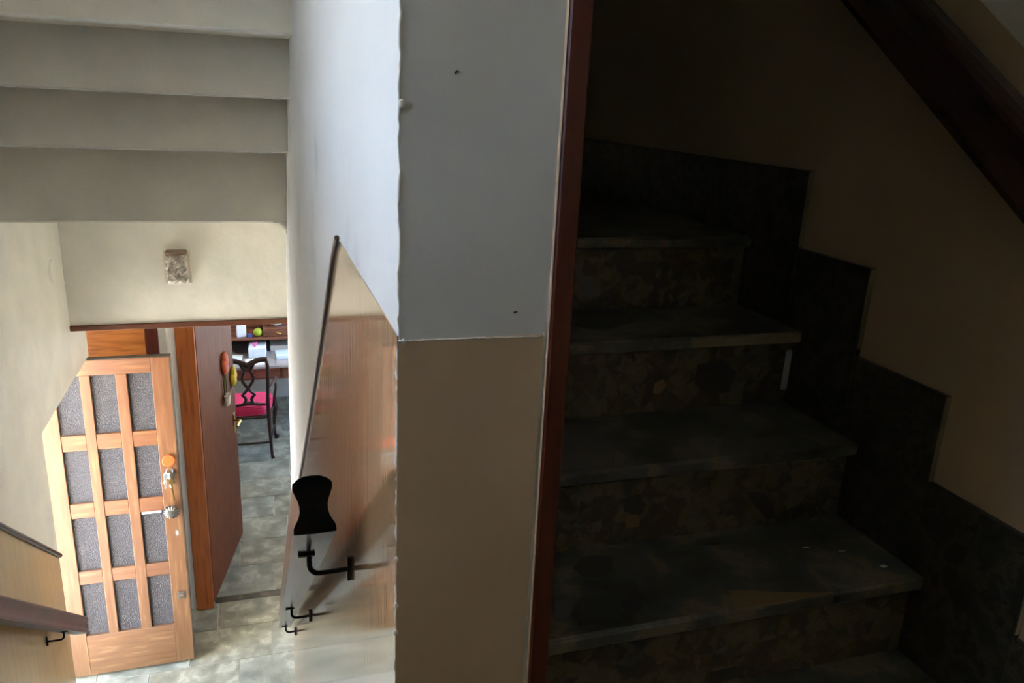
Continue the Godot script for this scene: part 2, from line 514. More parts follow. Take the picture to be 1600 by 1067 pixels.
func partition() -> void:
	var wl := mb()
	# left face as a fine grid, the other faces flat
	var ys := [G, -2.9, -2.3, -1.7, -1.1, -0.6, 0.0, 0.7, 1.4, T]
	var nd := 14
	for i in nd:
		for j in ys.size() - 1:
			var d0 := 0.71 + 2.59 * i / nd
			var d1 := 0.71 + 2.59 * (i + 1) / nd
			poly(wl, [Vector3(face_x(d0, ys[j]), ys[j], -d0), Vector3(face_x(d1, ys[j]), ys[j], -d1), Vector3(face_x(d1, ys[j + 1]), ys[j + 1], -d1), Vector3(face_x(d0, ys[j + 1]), ys[j + 1], -d0)], Vector3(-1, 0, 0))
	for j in ys.size() - 1:
		for e in [[0.71, 1.0], [3.3, -1.0]]:
			poly(wl, [Vector3(face_x(e[0], ys[j]), ys[j], -e[0]), Vector3(0.276, ys[j], -e[0]), Vector3(0.276, ys[j + 1], -e[0]), Vector3(face_x(e[0], ys[j + 1]), ys[j + 1], -e[0])], Vector3(0, 0, e[1]))
	poly(wl, [Vector3(0.276, G, -0.71), Vector3(0.276, G, -3.3), Vector3(0.276, T, -3.3), Vector3(0.276, T, -0.71)], Vector3(1, 0, 0))
	for y in [G, T]:
		poly(wl, [Vector3(face_x(0.71, y), y, -0.71), Vector3(face_x(3.3, y), y, -3.3), Vector3(0.276, y, -3.3), Vector3(0.276, y, -0.71)], Vector3(0, y - 0.1, 0))
	var w := struct("wall_middle", wl, M.wall_mid, "white plastered wall between the two flights, with a ragged corner edge", "wall")
	# paint of the lower part: left face, then front face (each a 1.5 mm skin)
	var st := mb()
	var top := func(d: float) -> float: return -0.216 if d < 1.25 else -0.216 - 0.815 * (d - 1.25)
	var n := 40
	for i in n:
		var d0 := 0.71 + 2.588 * i / n
		var d1 := 0.71 + 2.588 * (i + 1) / n
		var rows := 8
		for j in rows:
			var q := []
			for e in [[d0, j], [d1, j], [d1, j + 1], [d0, j + 1]]:
				var y: float = lerpf(G, top.call(e[0]), float(e[1]) / rows)
				q.append(Vector3(face_x(e[0], y) - 0.0015, y, -e[0]))
			poly(st, q, Vector3(-1, 0, 0))
		var a := Vector3(face_x(d0, top.call(d0)), top.call(d0), -d0)
		var b := Vector3(face_x(d1, top.call(d1)), top.call(d1), -d1)
		poly(st, [a, b, b - Vector3(0.0015, 0, 0), a - Vector3(0.0015, 0, 0)], Vector3.UP)
	build("dado_paint", st, M.dado_gloss, w, "glossy tan enamel paint under the sloping bead")
	st = mb()
	box(st, 0.1235, 0.2705, G, -0.2205, 0.7085, 0.71)
	build("dado_paint", st, M.dado_dull, w, "tan paint on the end face of the wall")
	# ragged plaster bead down the corner and along the paint line
	st = mb()
	var p := []
	var r := []
	var y := -1.2
	while y < 1.0:
		p.append(Vector3(face_x(0.71, y) + rng.randf_range(-0.0012, 0.0012), y, -0.711))
		r.append(rng.randf_range(0.0008, 0.0022) if rng.randf() > 0.12 else rng.randf_range(0.0020, 0.0030))
		y += rng.randf_range(0.004, 0.012)
	tube(st, p, r, 6)
	build("plaster_edge", st, M.ridge, w)
	st = mb()
	p = []
	r = []
	var x := 0.124
	while x < 0.272:
		p.append(Vector3(x, -0.2205 - (x - 0.124) * 0.012 + rng.randf_range(-0.0004, 0.0004), -0.7085))
		r.append(rng.randf_range(0.0004, 0.0011))
		x += 0.004
	tube(st, p, r, 6)
	for c in [[0.129, -0.222, 0.004], [0.271, -0.221, 0.003], [0.1262, -0.005, 0.005], [0.1235, -0.456, 0.004], [0.1235, -0.512, 0.005], [0.1232, -0.545, 0.005]]:
		ellipsoid(st, Vector3(c[0], c[1], -0.7095), Vector3(c[2] * 0.6, c[2] * 0.8, 0.0018), 6)
	build("plaster_edge", st, M.ridge, w)
	for q in [[0.1742, 0.0235, 0.9], [0.2398, -0.1965, 0.15]]:
		st = mb()
		obox(st, Transform3D(Basis(Vector3(0, 0, 1), q[2]), Vector3(q[0], q[1], -0.7092)), Vector3(0.0040, 0.0014, 0.0016), 0.0005)
		build("paint_chip", st, M.black, w, "small dark chip in the paint")
	# wooden corner board on the right edge
	st = mb()
	box(st, 0.2765, 0.299, L, T, 0.705, 0.84, 0.002)
	struct("trim_3", st, M.brown_v, "reddish brown wooden board down the right edge of the middle wall", "trim")
	st = mb()
	box(st, 0.2742, 0.2765, L, T, 0.7065, 0.715, 0.0015)
	struct("trim_4", st, M.dado_dull, "narrow pale filler strip beside the reddish brown board", "trim")
	# bead over the dado on the left face
	st = mb()
	p = []
	for i in 30:
		var d := 1.235 + 2.05 * i / 29.0
		var yy: float = top.call(d)
		p.append(Vector3(face_x(d, yy) - 0.004, yy + 0.004, -d))
	tube(st, p, [0.004], 8)
	struct("trim_5", st, M.dark_d, "thin dark wooden bead sloping along the left face of the middle wall", "trim")

func stairs() -> void:
	# --- right flight, going up
	var t := thing("staircase", "dark marble flight of steps going up to the right of the middle wall", "stairs", Vector3(0.75, L, -0.55), "", "structure")
	var yn := [-1.19, -1.011, -0.832, -0.653, -0.474, -0.295]
	var dn := [0.548, 0.771, 0.994, 1.218, 1.447, 1.688]
	for i in 6:
		var st := mb()
		var deep: float = (dn[i + 1] + 0.03) if i < 5 else 4.25
		box(st, 0.30, 1.190, yn[i] - 0.028, yn[i], dn[i] + 0.006, deep, 0.003)
		var tr := build("tread", st, M.tread, t)
		st = mb()
		var cut: float = 0.90 if i == 4 else (0.98 if i == 2 else 1.189)
		box(st, 0.30, cut, yn[i] - 0.026, yn[i] - 0.0015, dn[i], dn[i] + 0.008, 0.003)
		build("nosing", st, M.tread, tr)
		if cut < 1.1:
			st = mb()
			box(st, cut, 1.189, yn[i] - 0.026, yn[i] - 0.0015, dn[i], dn[i] + 0.008, 0.003)
			build("nosing", st, M.nosing if i == 4 else M.tread, tr)
		st = mb()
		box(st, 0.30, 1.1895, yn[i] - 0.20, yn[i] - 0.028, dn[i] + 0.026, dn[i] + 0.05, 0.002)
		var rs := build("riser", st, M.riser, t)
		if i == 4:
			st = mb()
			box(st, 1.172, 1.1895, yn[i] - 0.15, yn[i] - 0.05, dn[i] + 0.022, dn[i] + 0.03, 0.003)
			build("filler", st, M.chip_pale, rs, "pale strip of filler at the end of the riser")
	# large pieces of the breccia, standing a hair proud of the polished ground: [plane, at, tone, outline pairs]
	var chips := [
		["y", 2, "tan", [0.792, 1.052, 0.823, 1.044, 0.862, 1.031, 0.906, 1.016, 0.98, 0.998, 0.914, 0.997, 0.862, 0.996, 0.774, 0.998, 0.78, 1.023]],
		["d", 3, "tan", [0.672, -0.769, 0.697, -0.769, 0.704, -0.78, 0.704, -0.798, 0.674, -0.798]],
		["y", 3, "grey", [0.625, 1.44, 0.666, 1.43, 0.672, 1.38, 0.666, 1.309, 0.629, 1.226, 0.516, 1.226, 0.52, 1.44]],
		["y", 2, "dark", [0.57, 1.215, 0.605, 1.216, 0.631, 1.205, 0.612, 1.163, 0.58, 1.143, 0.552, 1.152, 0.54, 1.185]],
		["y", 2, "dark", [0.515, 1.095, 0.585, 1.097, 0.581, 1.05, 0.553, 1.017, 0.486, 1.024, 0.49, 1.063]],
		["y", 2, "grey", [0.472, 1.1, 0.501, 1.098, 0.496, 1.071, 0.478, 1.048, 0.453, 1.049]],
		["d", 3, "dark", [0.948, -0.749, 0.991, -0.757, 1.017, -0.787, 1.029, -0.819, 1.007, -0.822, 0.976, -0.788]],
		["d", 3, "dark", [0.66, -0.73, 0.698, -0.726, 0.712, -0.753, 0.695, -0.766, 0.667, -0.761]],
		["y", 2, "dark", [0.828, 1.222, 0.958, 1.224, 0.93, 1.19, 0.857, 1.197, 0.806, 1.204]],
		["d", 4, "dark", [0.939, -0.547, 1.004, -0.539, 1.042, -0.569, 1.033, -0.619, 0.974, -0.624, 0.936, -0.593]],
		["d", 4, "tan", [0.833, -0.586, 0.854, -0.576, 0.866, -0.592, 0.849, -0.612, 0.833, -0.609]],
		["d", 5, "dark", [0.948, -0.358, 0.976, -0.355, 0.982, -0.378, 0.958, -0.384]],
		["d", 5, "grey", [0.738, -0.408, 0.771, -0.402, 0.779, -0.434, 0.745, -0.44]],
		["y", 4, "dark", [0.739, 1.68, 0.862, 1.685, 0.823, 1.577, 0.71, 1.541, 0.669, 1.573]],
		["d", 2, "dark", [0.748, -0.979, 0.808, -0.975, 0.834, -1.005, 0.758, -1.002]],
		["y", 2, "pale", [1.09, 1.118, 1.104, 1.115, 1.100, 1.111, 1.086, 1.113]],
		["y", 2, "pale", [1.130, 1.050, 1.142, 1.052, 1.146, 1.044, 1.134, 1.042]],
		["y", 2, "pale", [1.026, 1.146, 1.038, 1.144, 1.036, 1.139, 1.024, 1.141]]]
	var slabs := t.get_children()
	var treads := slabs.filter(func(n): return n.name.begins_with("tread"))
	var risers := slabs.filter(func(n): return n.name.begins_with("riser"))
	for c in chips:
		var pl := PackedVector2Array()
		for q in range(0, c[3].size(), 2): pl.append(Vector2(c[3][q], c[3][q + 1]))
		var st := mb()
		if c[0] == "y": prism(st, pl, Transform3D(Basis(Vector3(1, 0, 0), Vector3(0, 0, -1), Vector3(0, 1, 0)), Vector3(0, yn[c[1]] - 0.002, 0)), 0.0025)
		else: prism(st, pl, Transform3D(Basis(), Vector3(0, 0, -(dn[c[1]] + 0.028))), 0.0025)
		build("paint_drip" if c[2] == "pale" else "marble_piece", st, M["chip_" + c[2]], treads[c[1]] if c[0] == "y" else risers[c[1]])
	# stepped skirting slabs on the right wall
	var tops := [-0.116, -0.290, -0.478, -0.650, -0.829, -1.01]
	var ed := [1.512, 1.276, 1.037, 0.806, 0.58, 0.36]
	for i in 6:
		var st := mb()
		box(st, 1.190, 1.2035, tops[i] - 0.52, tops[i], ed[i], (ed[i - 1] if i else 4.25), 0.0015)
		var sk := build("skirting_slab", st, M.skirt, t)
		st = mb()
		box(st, 1.192, 1.2032, tops[i] - 0.172, tops[i] - 0.001, ed[i] - 0.002, ed[i] + 0.002, 0.0008)
		build("edge", st, M.nosing, sk, "pale raw edge of the slab")
	# --- left flight, going down to the hall
	t = thing("staircase", "marble flight of steps going down left of the middle wall to the entrance hall", "stairs", Vector3(-0.4, G, -2.2), "", "structure")
	for i in 12:
		var y: float = L - 0.18 * i
		var d: float = 0.95 + 0.23 * (i - 1)
		var st := mb()
		if i > 0:
			box(st, -0.897, 0.09, y - 0.03, y, d - 0.0, d + 0.255, 0.003)
			build("tread", st, M.tile1, t)
		st = mb()
		box(st, -0.897, 0.09, y - 0.195, y - 0.03, d + 0.22, d + 0.24, 0.002)
		build("riser", st, M.tile0, t)
	# --- stepped underside of the upper flight
	var up := mb()
	var ee := [[3.15, -0.482], [2.92, -0.205], [2.71, -0.023], [2.485, 0.155], [2.255, 0.333], [2.03, 0.51], [1.80, 0.69], [1.57, 0.87], [1.34, 1.05]]
	var pts := PackedVector2Array()
	pts.append(Vector2(3.45, -0.482))
	var c := 0.007
	for i in ee.size():
		var d: float = ee[i][0]
		var y: float = ee[i][1]
		pts.append(Vector2(d + c, y))
		pts.append(Vector2(d, y + c))
		if i < ee.size() - 1: pts.append(Vector2(d, ee[i + 1][1]))
	pts.append(Vector2(1.34, 1.4))
	pts.append(Vector2(3.45, -0.15))
	side_prism(up, pts, -0.9, 0.135)
	var s := build("staircase", up, M.white, self)
	tag(s, "white plastered stepped underside of the upper flight, top left of the frame", "stairs", "", "structure")
	# ragged paint ridges along the soffit edges
	for i in range(1, 4):
		var st := mb()
		var p := []
		var r := []
		var x := -0.9
		while x < 0.114:
			p.append(Vector3(x, ee[i][1] + 0.003 + rng.randf_range(-0.001, 0.001), -ee[i][0] - 0.003))
			r.append(rng.randf_range(0.0025, 0.0048) if i < 3 else rng.randf_range(0.005, 0.0075))
			x += 0.02
		tube(st, p, r, 6)
		build("plaster_edge", st, M.ridge, s)
	# rounded plaster in the corner below the last edge
	var st := mb()
	var f := PackedVector2Array([Vector2(0.128, -0.475)])
	for k in 7:
		var a := deg_to_rad(90.0 * k / 6)
		f.append(Vector2(0.115 - 0.045 + 0.045 * sin(a), -0.482 - 0.045 + 0.045 * cos(a)))
	f.append(Vector2(0.128, -0.527))
	prism(st, f, Transform3D(Basis(), Vector3(0, 0, -3.29)), 0.14)
	build("plaster_fillet", st, M.white, s)

func rail_profile() -> PackedVector2Array:
	# moulded handrail section: bulging head, waist, wide foot (x across, y up), about 54 x 78 mm
	var half := [[0.0, 0.040], [0.010, 0.0395], [0.019, 0.036], [0.026, 0.030], [0.0265, 0.023], [0.024, 0.016], [0.0205, 0.008], [0.0185, 0.000], [0.0185, -0.008], [0.0205, -0.016], [0.0245, -0.023], [0.0275, -0.029], [0.0275, -0.037], [0.0, -0.038]]
	var p := PackedVector2Array()
	for q in half: p.append(Vector2(q[0], q[1]))
	for i in range(half.size() - 2, 0, -1): p.append(Vector2(-half[i][0], half[i][1]))
	return p

# rail from a to b (centre line); brackets at depths bd reaching to the wall on side sx at wall x
func handrail(label: String, a: Vector3, b: Vector3, bd: Array, wall: Callable, scale := 1.0, wood := "rail_d") -> Node3D:
	var t := thing("handrail", label, "handrail", (a + b) / 2, "")
	var z := (b - a).normalized()
	var x := Vector3.RIGHT
	var y := z.cross(x)
	if y.y < 0: y = -y
	var xf := Transform3D(Basis(x * scale, y * scale, z), a)
	var st := mb()
	prism(st, rail_profile(), xf, (b - a).length(), false)
	build("rail", st, M[wood], t)
	st = mb()
	prism(st, rail_profile(), Transform3D(Basis(x * scale * 1.0, y * scale * 1.0, z), a - z * 0.002), 0.0025)
	build("end_face", st, M.rail_end, t, "near black end grain")
	for d in bd:
		var k: float = (d + a.z) / (-b.z + a.z)
		var c := a.lerp(b, k) - y * 0.038 * scale
		var wx: float = wall.call(d, c.y - 0.04)
		var sx := signf(wx - c.x)
		var base := Vector3(wx, c.y - 0.036, c.z)
		var br := Node3D.new()
		br.name = "bracket"
		t.add_child(br, true)
		var p := mb()
		obox(p, Transform3D(Basis(), base - Vector3(sx * 0.003, 0, 0)), Vector3(0.006, 0.042, 0.010), 0.002)
		build("wall_plate", p, M.iron, br)
		p = mb()
		var path := [base - Vector3(sx * 0.002, 0, 0)]
		var reach: float = absf(wx - c.x)
		path.append(base - Vector3(sx * reach * 0.45, 0.001, 0))
		path.append(base - Vector3(sx * (reach - 0.016), 0.001, 0))
		for q in 5:
			var an := PI / 2 * q / 4
			path.append(Vector3(c.x + sx * 0.016 * (1 - sin(an)), base.y + 0.016 * (1 - cos(an)) - 0.001, c.z))
		path.append(c)
		tube(p, path, [0.0042], 10)
		build("arm", p, M.iron, br)
		p = mb()
		obox(p, Transform3D(Basis(x, y, z), c - y * 0.002 - x * sx * 0.004), Vector3(0.026, 0.004, 0.02), 0.001)
		build("saddle", p, M.iron, br)
	return t

func rails() -> void:
	# along the left face of the middle wall: seen from its end and from below
	var a := Vector3(0.0575, -0.528, -0.975)
	var b := a + Vector3(-0.004, -0.79, -1.0) * 2.35
	handrail("brown moulded handrail on the middle wall, its near black end facing the viewer", a, b, [1.14, 2.19, 3.16], func(d, y): return face_x(d, y) - 0.0015)
	# on the left wall
	a = Vector3(-0.832, -1.62 + 0.79 * 1.0, -1.53)
	b = Vector3(-0.832, -2.36, -3.465)
	handrail("brown moulded handrail on the left wall ending beside the entrance door", a, b, [2.0, 3.20], func(_d, _y): return -0.8985, 1.0, "brown_d")
	# on the right wall, going up
	a = Vector3(1.125, -0.36, -0.50)
	b = a + Vector3(0, 0.73, -1.0) * 1.9
	handrail("dark handrail on the right wall climbing above the marble steps, top right", a, b, [0.75, 2.0], func(_d, _y): return 1.2035, 1.25, "dark_d")

func entrance_door() -> void:
	var D := 4.62
	var t := thing("door_1", "worn orange wooden entrance door with twelve rippled glass panes standing open", "door", Vector3(-0.85, G + 0.018, -D - 0.022), "", "structure")
	var x0 := -1.215
	var x1 := -0.497
	var yt := -1.467
	var yb := -3.512
	var cx := [[-1.215, -1.092], [-0.966, -0.913], [-0.785, -0.726], [-0.597, -0.497]]
	var cy := [[-1.467, -1.556], [-1.911, -2.005], [-2.338, -2.431], [-2.784, -2.872], [-3.232, -3.512]]
	# stiles and mullions, worn and tinted with painted skylight towards the floor
	for i in 4:
		var st := mb()
		if i in [0, 3]: box(st, cx[i][0], cx[i][1], yb, yt, D, D + 0.045, 0.0025)
		else: box(st, cx[i][0], cx[i][1], cy[4][0] - 0.001, cy[0][1] + 0.001, D + 0.002, D + 0.043, 0.003)
		build("stile" if i in [0, 3] else "mullion", wear_and_sky_tint(st), M.door_v, t)
	for j in 5:
		for i in 3:
			if j in [0, 4] and i > 0: continue
			var st := mb()
			var xr: float = cx[i + 1][0] if not j in [0, 4] else cx[3][0]
			box(st, cx[i][1], xr, cy[j][1], cy[j][0], D + (0.0006 if j in [0, 4] else 0.004), D + (0.044 if j in [0, 4] else 0.041), 0.0025)
			build("rail", wear_and_sky_tint(st), M.door_h, t)
	for j in 4:
		for i in 3:
			var st := mb()
			box(st, cx[i][1] - 0.006, cx[i + 1][0] + 0.006, cy[j + 1][0] - 0.006, cy[j][1] + 0.006, D + 0.020, D + 0.026)
			build("pane", st, M.pane, t)
	var eg := mb()
	box(eg, x1, x1 + 0.004, yb, yt, D + 0.002, D + 0.052, 0.001)
	box(eg, x0, x1 + 0.004, yt, yt + 0.004, D + 0.001, D + 0.052, 0.001)
	build("weathered_edge", eg, M.door_edge, t, "dark grey weathered edge of the door")
	# shell-shaped knob, lock cylinder, keyhole plate, low latch plate
	var st := mb()
	var kx := Transform3D(Basis(Vector3(1, 0, 0), Vector3(0, 0, 1), Vector3(0, -1, 0)), Vector3(-0.552, -2.425, -D))
	lathe(st, [Vector2(0.014, 0.0), Vector2(0.012, 0.022), Vector2(0.024, 0.026), Vector2(0.040, 0.034), Vector2(0.044, 0.042), Vector2(0.038, 0.053), Vector2(0.022, 0.060), Vector2(0.0, 0.062)], kx, 56, 0.09, 14)
	build("knob", st, M.nickel, t, "silvery fluted shell-shaped knob")
	st = mb()
	lathe(st, [Vector2(0.018, 0.0), Vector2(0.017, 0.006), Vector2(0.011, 0.008), Vector2(0.010, 0.016), Vector2(0.0, 0.017)], Transform3D(kx.basis, Vector3(-0.532, -2.185, -D)), 20)
	build("lock_cylinder", st, M.nickel, t)
	st = mb()
	var ov := PackedVector2Array()
	for k in 20: ov.append(Vector2(0.013 * cos(TAU * k / 20), 0.026 * sin(TAU * k / 20)))
	prism(st, ov, Transform3D(Basis(), Vector3(-0.534, -2.588, -D)), 0.003)
	var es := build("keyhole_plate", st, M.tan_metal, t)
	st = mb()
	box(st, -0.5385, -0.5295, -2.602, -2.577, D - 0.0038, D - 0.002, 0.001)
	build("keyhole", st, M.cream, es)
	st = mb()
	box(st, -0.560, -0.520, -3.050, -3.000, D - 0.006, D, 0.002)
	var lp := build("latch_plate", st, M.nickel, t)
	st = mb()
	box(st, -0.552, -0.528, -3.030, -3.018, D - 0.010, D - 0.005, 0.002)
	build("latch", st, M.tan_metal, lp)
	st = mb()
	box(st, -0.718, -0.612, -2.440, -2.431, D - 0.004, D + 0.01, 0.001)
	build("glazing_bead", st, M.paper, t, "short pale strip under the middle right pane")
	# keys hanging in the lock
	var k := thing("key_ring", "bunch of silver and brass keys with orange tag hanging in the entrance door lock", "keys", Vector3(-0.545, -2.33, -D + 0.02))
	st = mb()
	lathe(st, [Vector2(0.0, 0.004), Vector2(0.032, 0.004), Vector2(0.036, 0.0), Vector2(0.032, -0.004), Vector2(0.0, -0.004)], Transform3D(Basis(Vector3(1, 0, 0), Vector3(0, 0.2, 1).normalized(), Vector3(0, -1, 0.2).normalized()), Vector3(-0.545, -2.098, -D + 0.025)), 24)
	build("tag", st, M.orange_tag, k, "round orange tag")
	st = mb()
	var ring := []
	for q in 17: ring.append(Vector3(-0.545 + 0.018 * cos(TAU * q / 16), -2.165 + 0.018 * sin(TAU * q / 16), -D + 0.028))
	tube(st, ring, [0.0022], 6)
	build("ring", st, M.chrome, k)
	var spec := [[-0.560, -0.25, 0.085, M.chrome], [-0.548, 0.05, 0.10, M.chrome], [-0.537, 0.22, 0.08, M.chrome], [-0.542, 0.08, 0.15, M.brass], [-0.565, -0.1, 0.10, M.chrome]]
	for i in spec.size():
		var s: Array = spec[i]
		st = mb()
		var ln: float = s[2]
		var outl := PackedVector2Array([Vector2(-0.004, -ln), Vector2(0.004, -ln + 0.004), Vector2(0.005, -0.045), Vector2(0.012, -0.038), Vector2(0.014, -0.02), Vector2(0.008, -0.004), Vector2(-0.008, -0.004), Vector2(-0.014, -0.02), Vector2(-0.012, -0.038), Vector2(-0.005, -0.045), Vector2(-0.005, -ln + 0.02), Vector2(-0.008, -ln + 0.012)])
		prism(st, outl, Transform3D(Basis(Vector3(0, 0, 1), s[1]).rotated(Vector3.UP, -0.5 + 0.3 * i), Vector3(s[0], -2.17 - (0.035 if i == 3 else 0.0), -D + 0.026 + 0.003 * i)), 0.0024)
		build("key", st, s[3], k)

# the varnish of the door is worn off towards its foot; bluish skylight is painted in too
func wear_and_sky_tint(st: SurfaceTool) -> SurfaceTool:
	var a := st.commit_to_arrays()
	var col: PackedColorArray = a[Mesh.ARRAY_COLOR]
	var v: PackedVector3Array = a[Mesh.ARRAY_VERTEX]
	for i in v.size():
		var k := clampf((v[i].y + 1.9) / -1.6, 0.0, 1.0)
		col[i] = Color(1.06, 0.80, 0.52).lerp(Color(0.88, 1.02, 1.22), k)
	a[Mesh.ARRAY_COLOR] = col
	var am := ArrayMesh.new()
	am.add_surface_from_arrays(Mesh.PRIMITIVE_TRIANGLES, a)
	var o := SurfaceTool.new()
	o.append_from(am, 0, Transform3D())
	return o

func hall() -> void:
	# floor: bed plus single marble tiles in staggered rows
	var st := mb()
	box(st, -1.25, 1.45, G - 0.2, G - 0.006, 1.2, 5.2)
	box(st, -1.8, 1.7, G - 0.2, G - 0.006, 5.2, 9.6)
	var fl := struct("floor", st, M.grout, "grey veined marble tile floor of the entrance hall and the room beyond", "floor")
	var rows := [[3.52, 3.87, -0.9, 1.2, 0.1], [3.87, 4.22, -1.2, 1.2, 0.42], [4.22, 4.57, -1.22, 1.2, 0.465], [4.57, 4.92, -1.22, 1.2, 0.16], [4.92, 5.225, -1.22, 1.2, 0.33], [5.225, 5.295, -0.4, 0.46, 0.0]]
	var d := 5.295
	var k := 0
	while d < 9.3:
		rows.append([d, d + 0.372, -1.6, 1.5, [0.1, 0.34, 0.22][k % 3]])
		d += 0.372
		k += 1
	var n := 0
	for r in rows:
		var x: float = r[2]
		var nx: float = r[2] + (r[4] if r[4] > 0.0 else 0.52)
		while x < r[3] - 0.02:
			nx = minf(nx, r[3])
			st = mb()
			var g := 0.0022
			box(st, x + g, nx - g, G - 0.02, G + rng.randf_range(-0.0006, 0.0006), r[0] + g, r[1] - g, 0.0015)
			var o := build("tile", st, M.sill if r[4] == 0.0 else M["tile%d" % (n % 3)], fl)
			n += 1
			x = nx
			nx = x + 0.52 + rng.randf_range(-0.02, 0.02)
	# walls of the hall
	st = mb()
	box(st, -1.6, -1.25, G - 0.2, -0.9, 4.66, 5.2)
	struct("wall_hall_left", st, M.white, "white wall of the hall behind the open entrance door", "wall")
	st = mb()
	box(st, 1.205, 1.45, G - 0.2, -0.9, 4.4, 5.2)
	struct("wall_hall_right", st, M.white, "white right wall of the entrance hall", "wall")
	st = mb()
	box(st, -1.6, 1.45, -1.02, -0.9, 4.42, 5.35)
	struct("ceiling_hall", st, M.white, "white ceiling of the hall beyond the header", "ceiling")
	st = mb()
	box(st, -1.8, -0.44, G - 0.2, -0.9, 5.2, 5.32)
	box(st, 0.46, 1.7, G - 0.2, -0.9, 5.2, 5.32)
	box(st, -0.44, 0.46, -1.36, -0.9, 5.2, 5.32)
	struct("wall_far", st, M.white, "white back wall of the hall around the brown inner doorway", "wall")
	# casing of the inner doorway
	st = mb()
	box(st, -0.515, -0.40, G, -1.30, 5.168, 5.2, 0.004)
	box(st, -0.44, -0.405, G, -1.36, 5.2, 5.32, 0.002)
	struct("trim_6", st, M.frame_v, "orange brown casing left of the inner doorway", "trim")
	st = mb()
	box(st, 0.42, 0.535, G, -1.30, 5.168, 5.2, 0.004)
	box(st, 0.425, 0.46, G, -1.36, 5.2, 5.32, 0.002)
	struct("trim_7", st, M.frame_v, "orange brown casing right of the inner doorway", "trim")
	st = mb()
	box(st, -0.40, 0.42, -1.395, -1.30, 5.168, 5.2, 0.004)
	struct("trim_8", st, M.frame_h, "orange brown casing over the inner doorway", "trim")
	# brown inner door leaf, swung into the room
	var A := Vector3(-0.398, 0, -5.225)
	var along := Vector3(0.19, 0, -0.95).normalized()
	var nrm := Vector3(along.z, 0, -along.x)   # towards the left, away from the opening
	var t := thing("door_2", "plain reddish brown inner door standing ajar into the room with the chair", "door", A + Vector3(0, G, 0), "", "structure")
	st = mb()
	var lx := Basis(along, Vector3.UP, along.cross(Vector3.UP))
	obox(st, Transform3D(lx, A + along * 0.48 + Vector3(0, (G + 0.01 - 1.40) / 2, 0) + nrm * 0.02), Vector3(0.95, -1.40 - G - 0.01, 0.04), 0.003)
	build("leaf", st, M.leaf_v, t)
	var fr := -nrm if nrm.x < 0 else nrm       # the face we see looks right
	var on := func(s: float, y: float, off := 0.0) -> Vector3: return A + along * s + Vector3(0, y, 0) + fr * off
	st = mb()
	tube(st, [on.call(0.86, -2.47, 0.0), on.call(0.86, -2.47, 0.05), on.call(0.84, -2.47, 0.055), on.call(0.74, -2.475, 0.055)], [0.010, 0.010, 0.011, 0.009], 10)
	build("lever", st, M.brass, t)
	st = mb()
	obox(st, Transform3D(lx, on.call(0.87, -2.50, 0.003)), Vector3(0.04, 0.17, 0.006), 0.002)
	build("handle_plate", st, M.brass, t)
	# flower decoration hanging on the inner door
	var f := thing("flower_decoration", "orange and yellow flower decoration in a small white pot hung on the inner door", "decoration", on.call(0.70, -2.2, 0.02))
	petals(f, on, 0.645, -1.93, 0.060, 0.085, M.petal_orange, lx)
	petals(f, on, 0.88, -2.115, 0.055, 0.075, M.petal_yellow, lx)
	st = mb()
	tube(st, [on.call(0.645, -1.99, 0.012), on.call(0.60, -2.08, 0.012), on.call(0.60, -2.17, 0.014)], [0.006], 6)
	build("stem", st, M.stem, f)
	st = mb()
	tube(st, [on.call(0.87, -2.17, 0.012), on.call(0.80, -2.19, 0.014), on.call(0.65, -2.19, 0.014)], [0.006], 6)
	build("stem", st, M.stem, f)
	st = mb()
	tube(st, [on.call(0.655, -1.99, 0.012), on.call(0.655, -2.17, 0.014)], [0.006], 6)
	build("stem", st, M.stem, f)
	st = mb()
	lathe(st, [Vector2(0.028, 0.0), Vector2(0.040, 0.02), Vector2(0.052, 0.07), Vector2(0.058, 0.085), Vector2(0.048, 0.086), Vector2(0.0, 0.08)], Transform3D(Basis(lx.x, Vector3.UP, lx.z * 0.4), on.call(0.62, -2.25, 0.026)), 18)
	build("pot", st, M.cream, f)
	# closed orange door far left in the hall
	t = thing("door_3", "orange wooden cupboard door behind the top of the open entrance door", "door", Vector3(-0.84, G, -5.19), "", "structure")
	st = mb()
	box(st, -1.20, -0.685, -1.65, -1.22, 5.165, 5.19, 0.004)
	build("upper_panel", st, M.orange_h, t)
	st = mb()
	box(st, -1.20, -0.685, G + 0.01, -1.675, 5.168, 5.19, 0.004)
	build("lower_panel", st, M.orange_v, t)
	st = mb()
	box(st, -0.680, -0.612, G, -1.16, 5.160, 5.2, 0.003)
	build("frame", st, M.brown_v, t)
	# wall lamp on the header
	var lp := thing("wall_lamp", "small wall lamp with a crumpled clear glass shade on the header wall", "lamp", Vector3(-0.38, -0.96, -4.25))
	st = mb()
	box(st, -0.445, -0.318, -0.960, -0.790, 4.238, 4.25, 0.003)
	build("back_plate", st, M.cream, lp)
	st = mb()
	# shade: rounded pillow of thick textured glass
	var cols := 22
	var rws := 28
	var rel := noise(FastNoiseLite.TYPE_SIMPLEX_SMOOTH, 0.11, 77, 2, 14.0)
	var gp := func(i: int, j: int) -> Vector3:
		var u := -1.0 + 2.0 * i / cols
		var v := -1.0 + 2.0 * j / rws
		var round_x := 1.0 - 0.10 * pow(absf(v), 8.0)
		var bul := pow(maxf(0.0, 1.0 - pow(absf(u), 5.0)), 0.5) * pow(maxf(0.0, 1.0 - pow(absf(v), 8.0)), 0.5)
		var wob := 0.024 * rel.get_noise_2d(i * 1.5, j * 1.5)
		return Vector3(-0.3815 + 0.057 * u * round_x, -0.878 + 0.080 * v, -4.238 + (0.056 + wob) * bul)
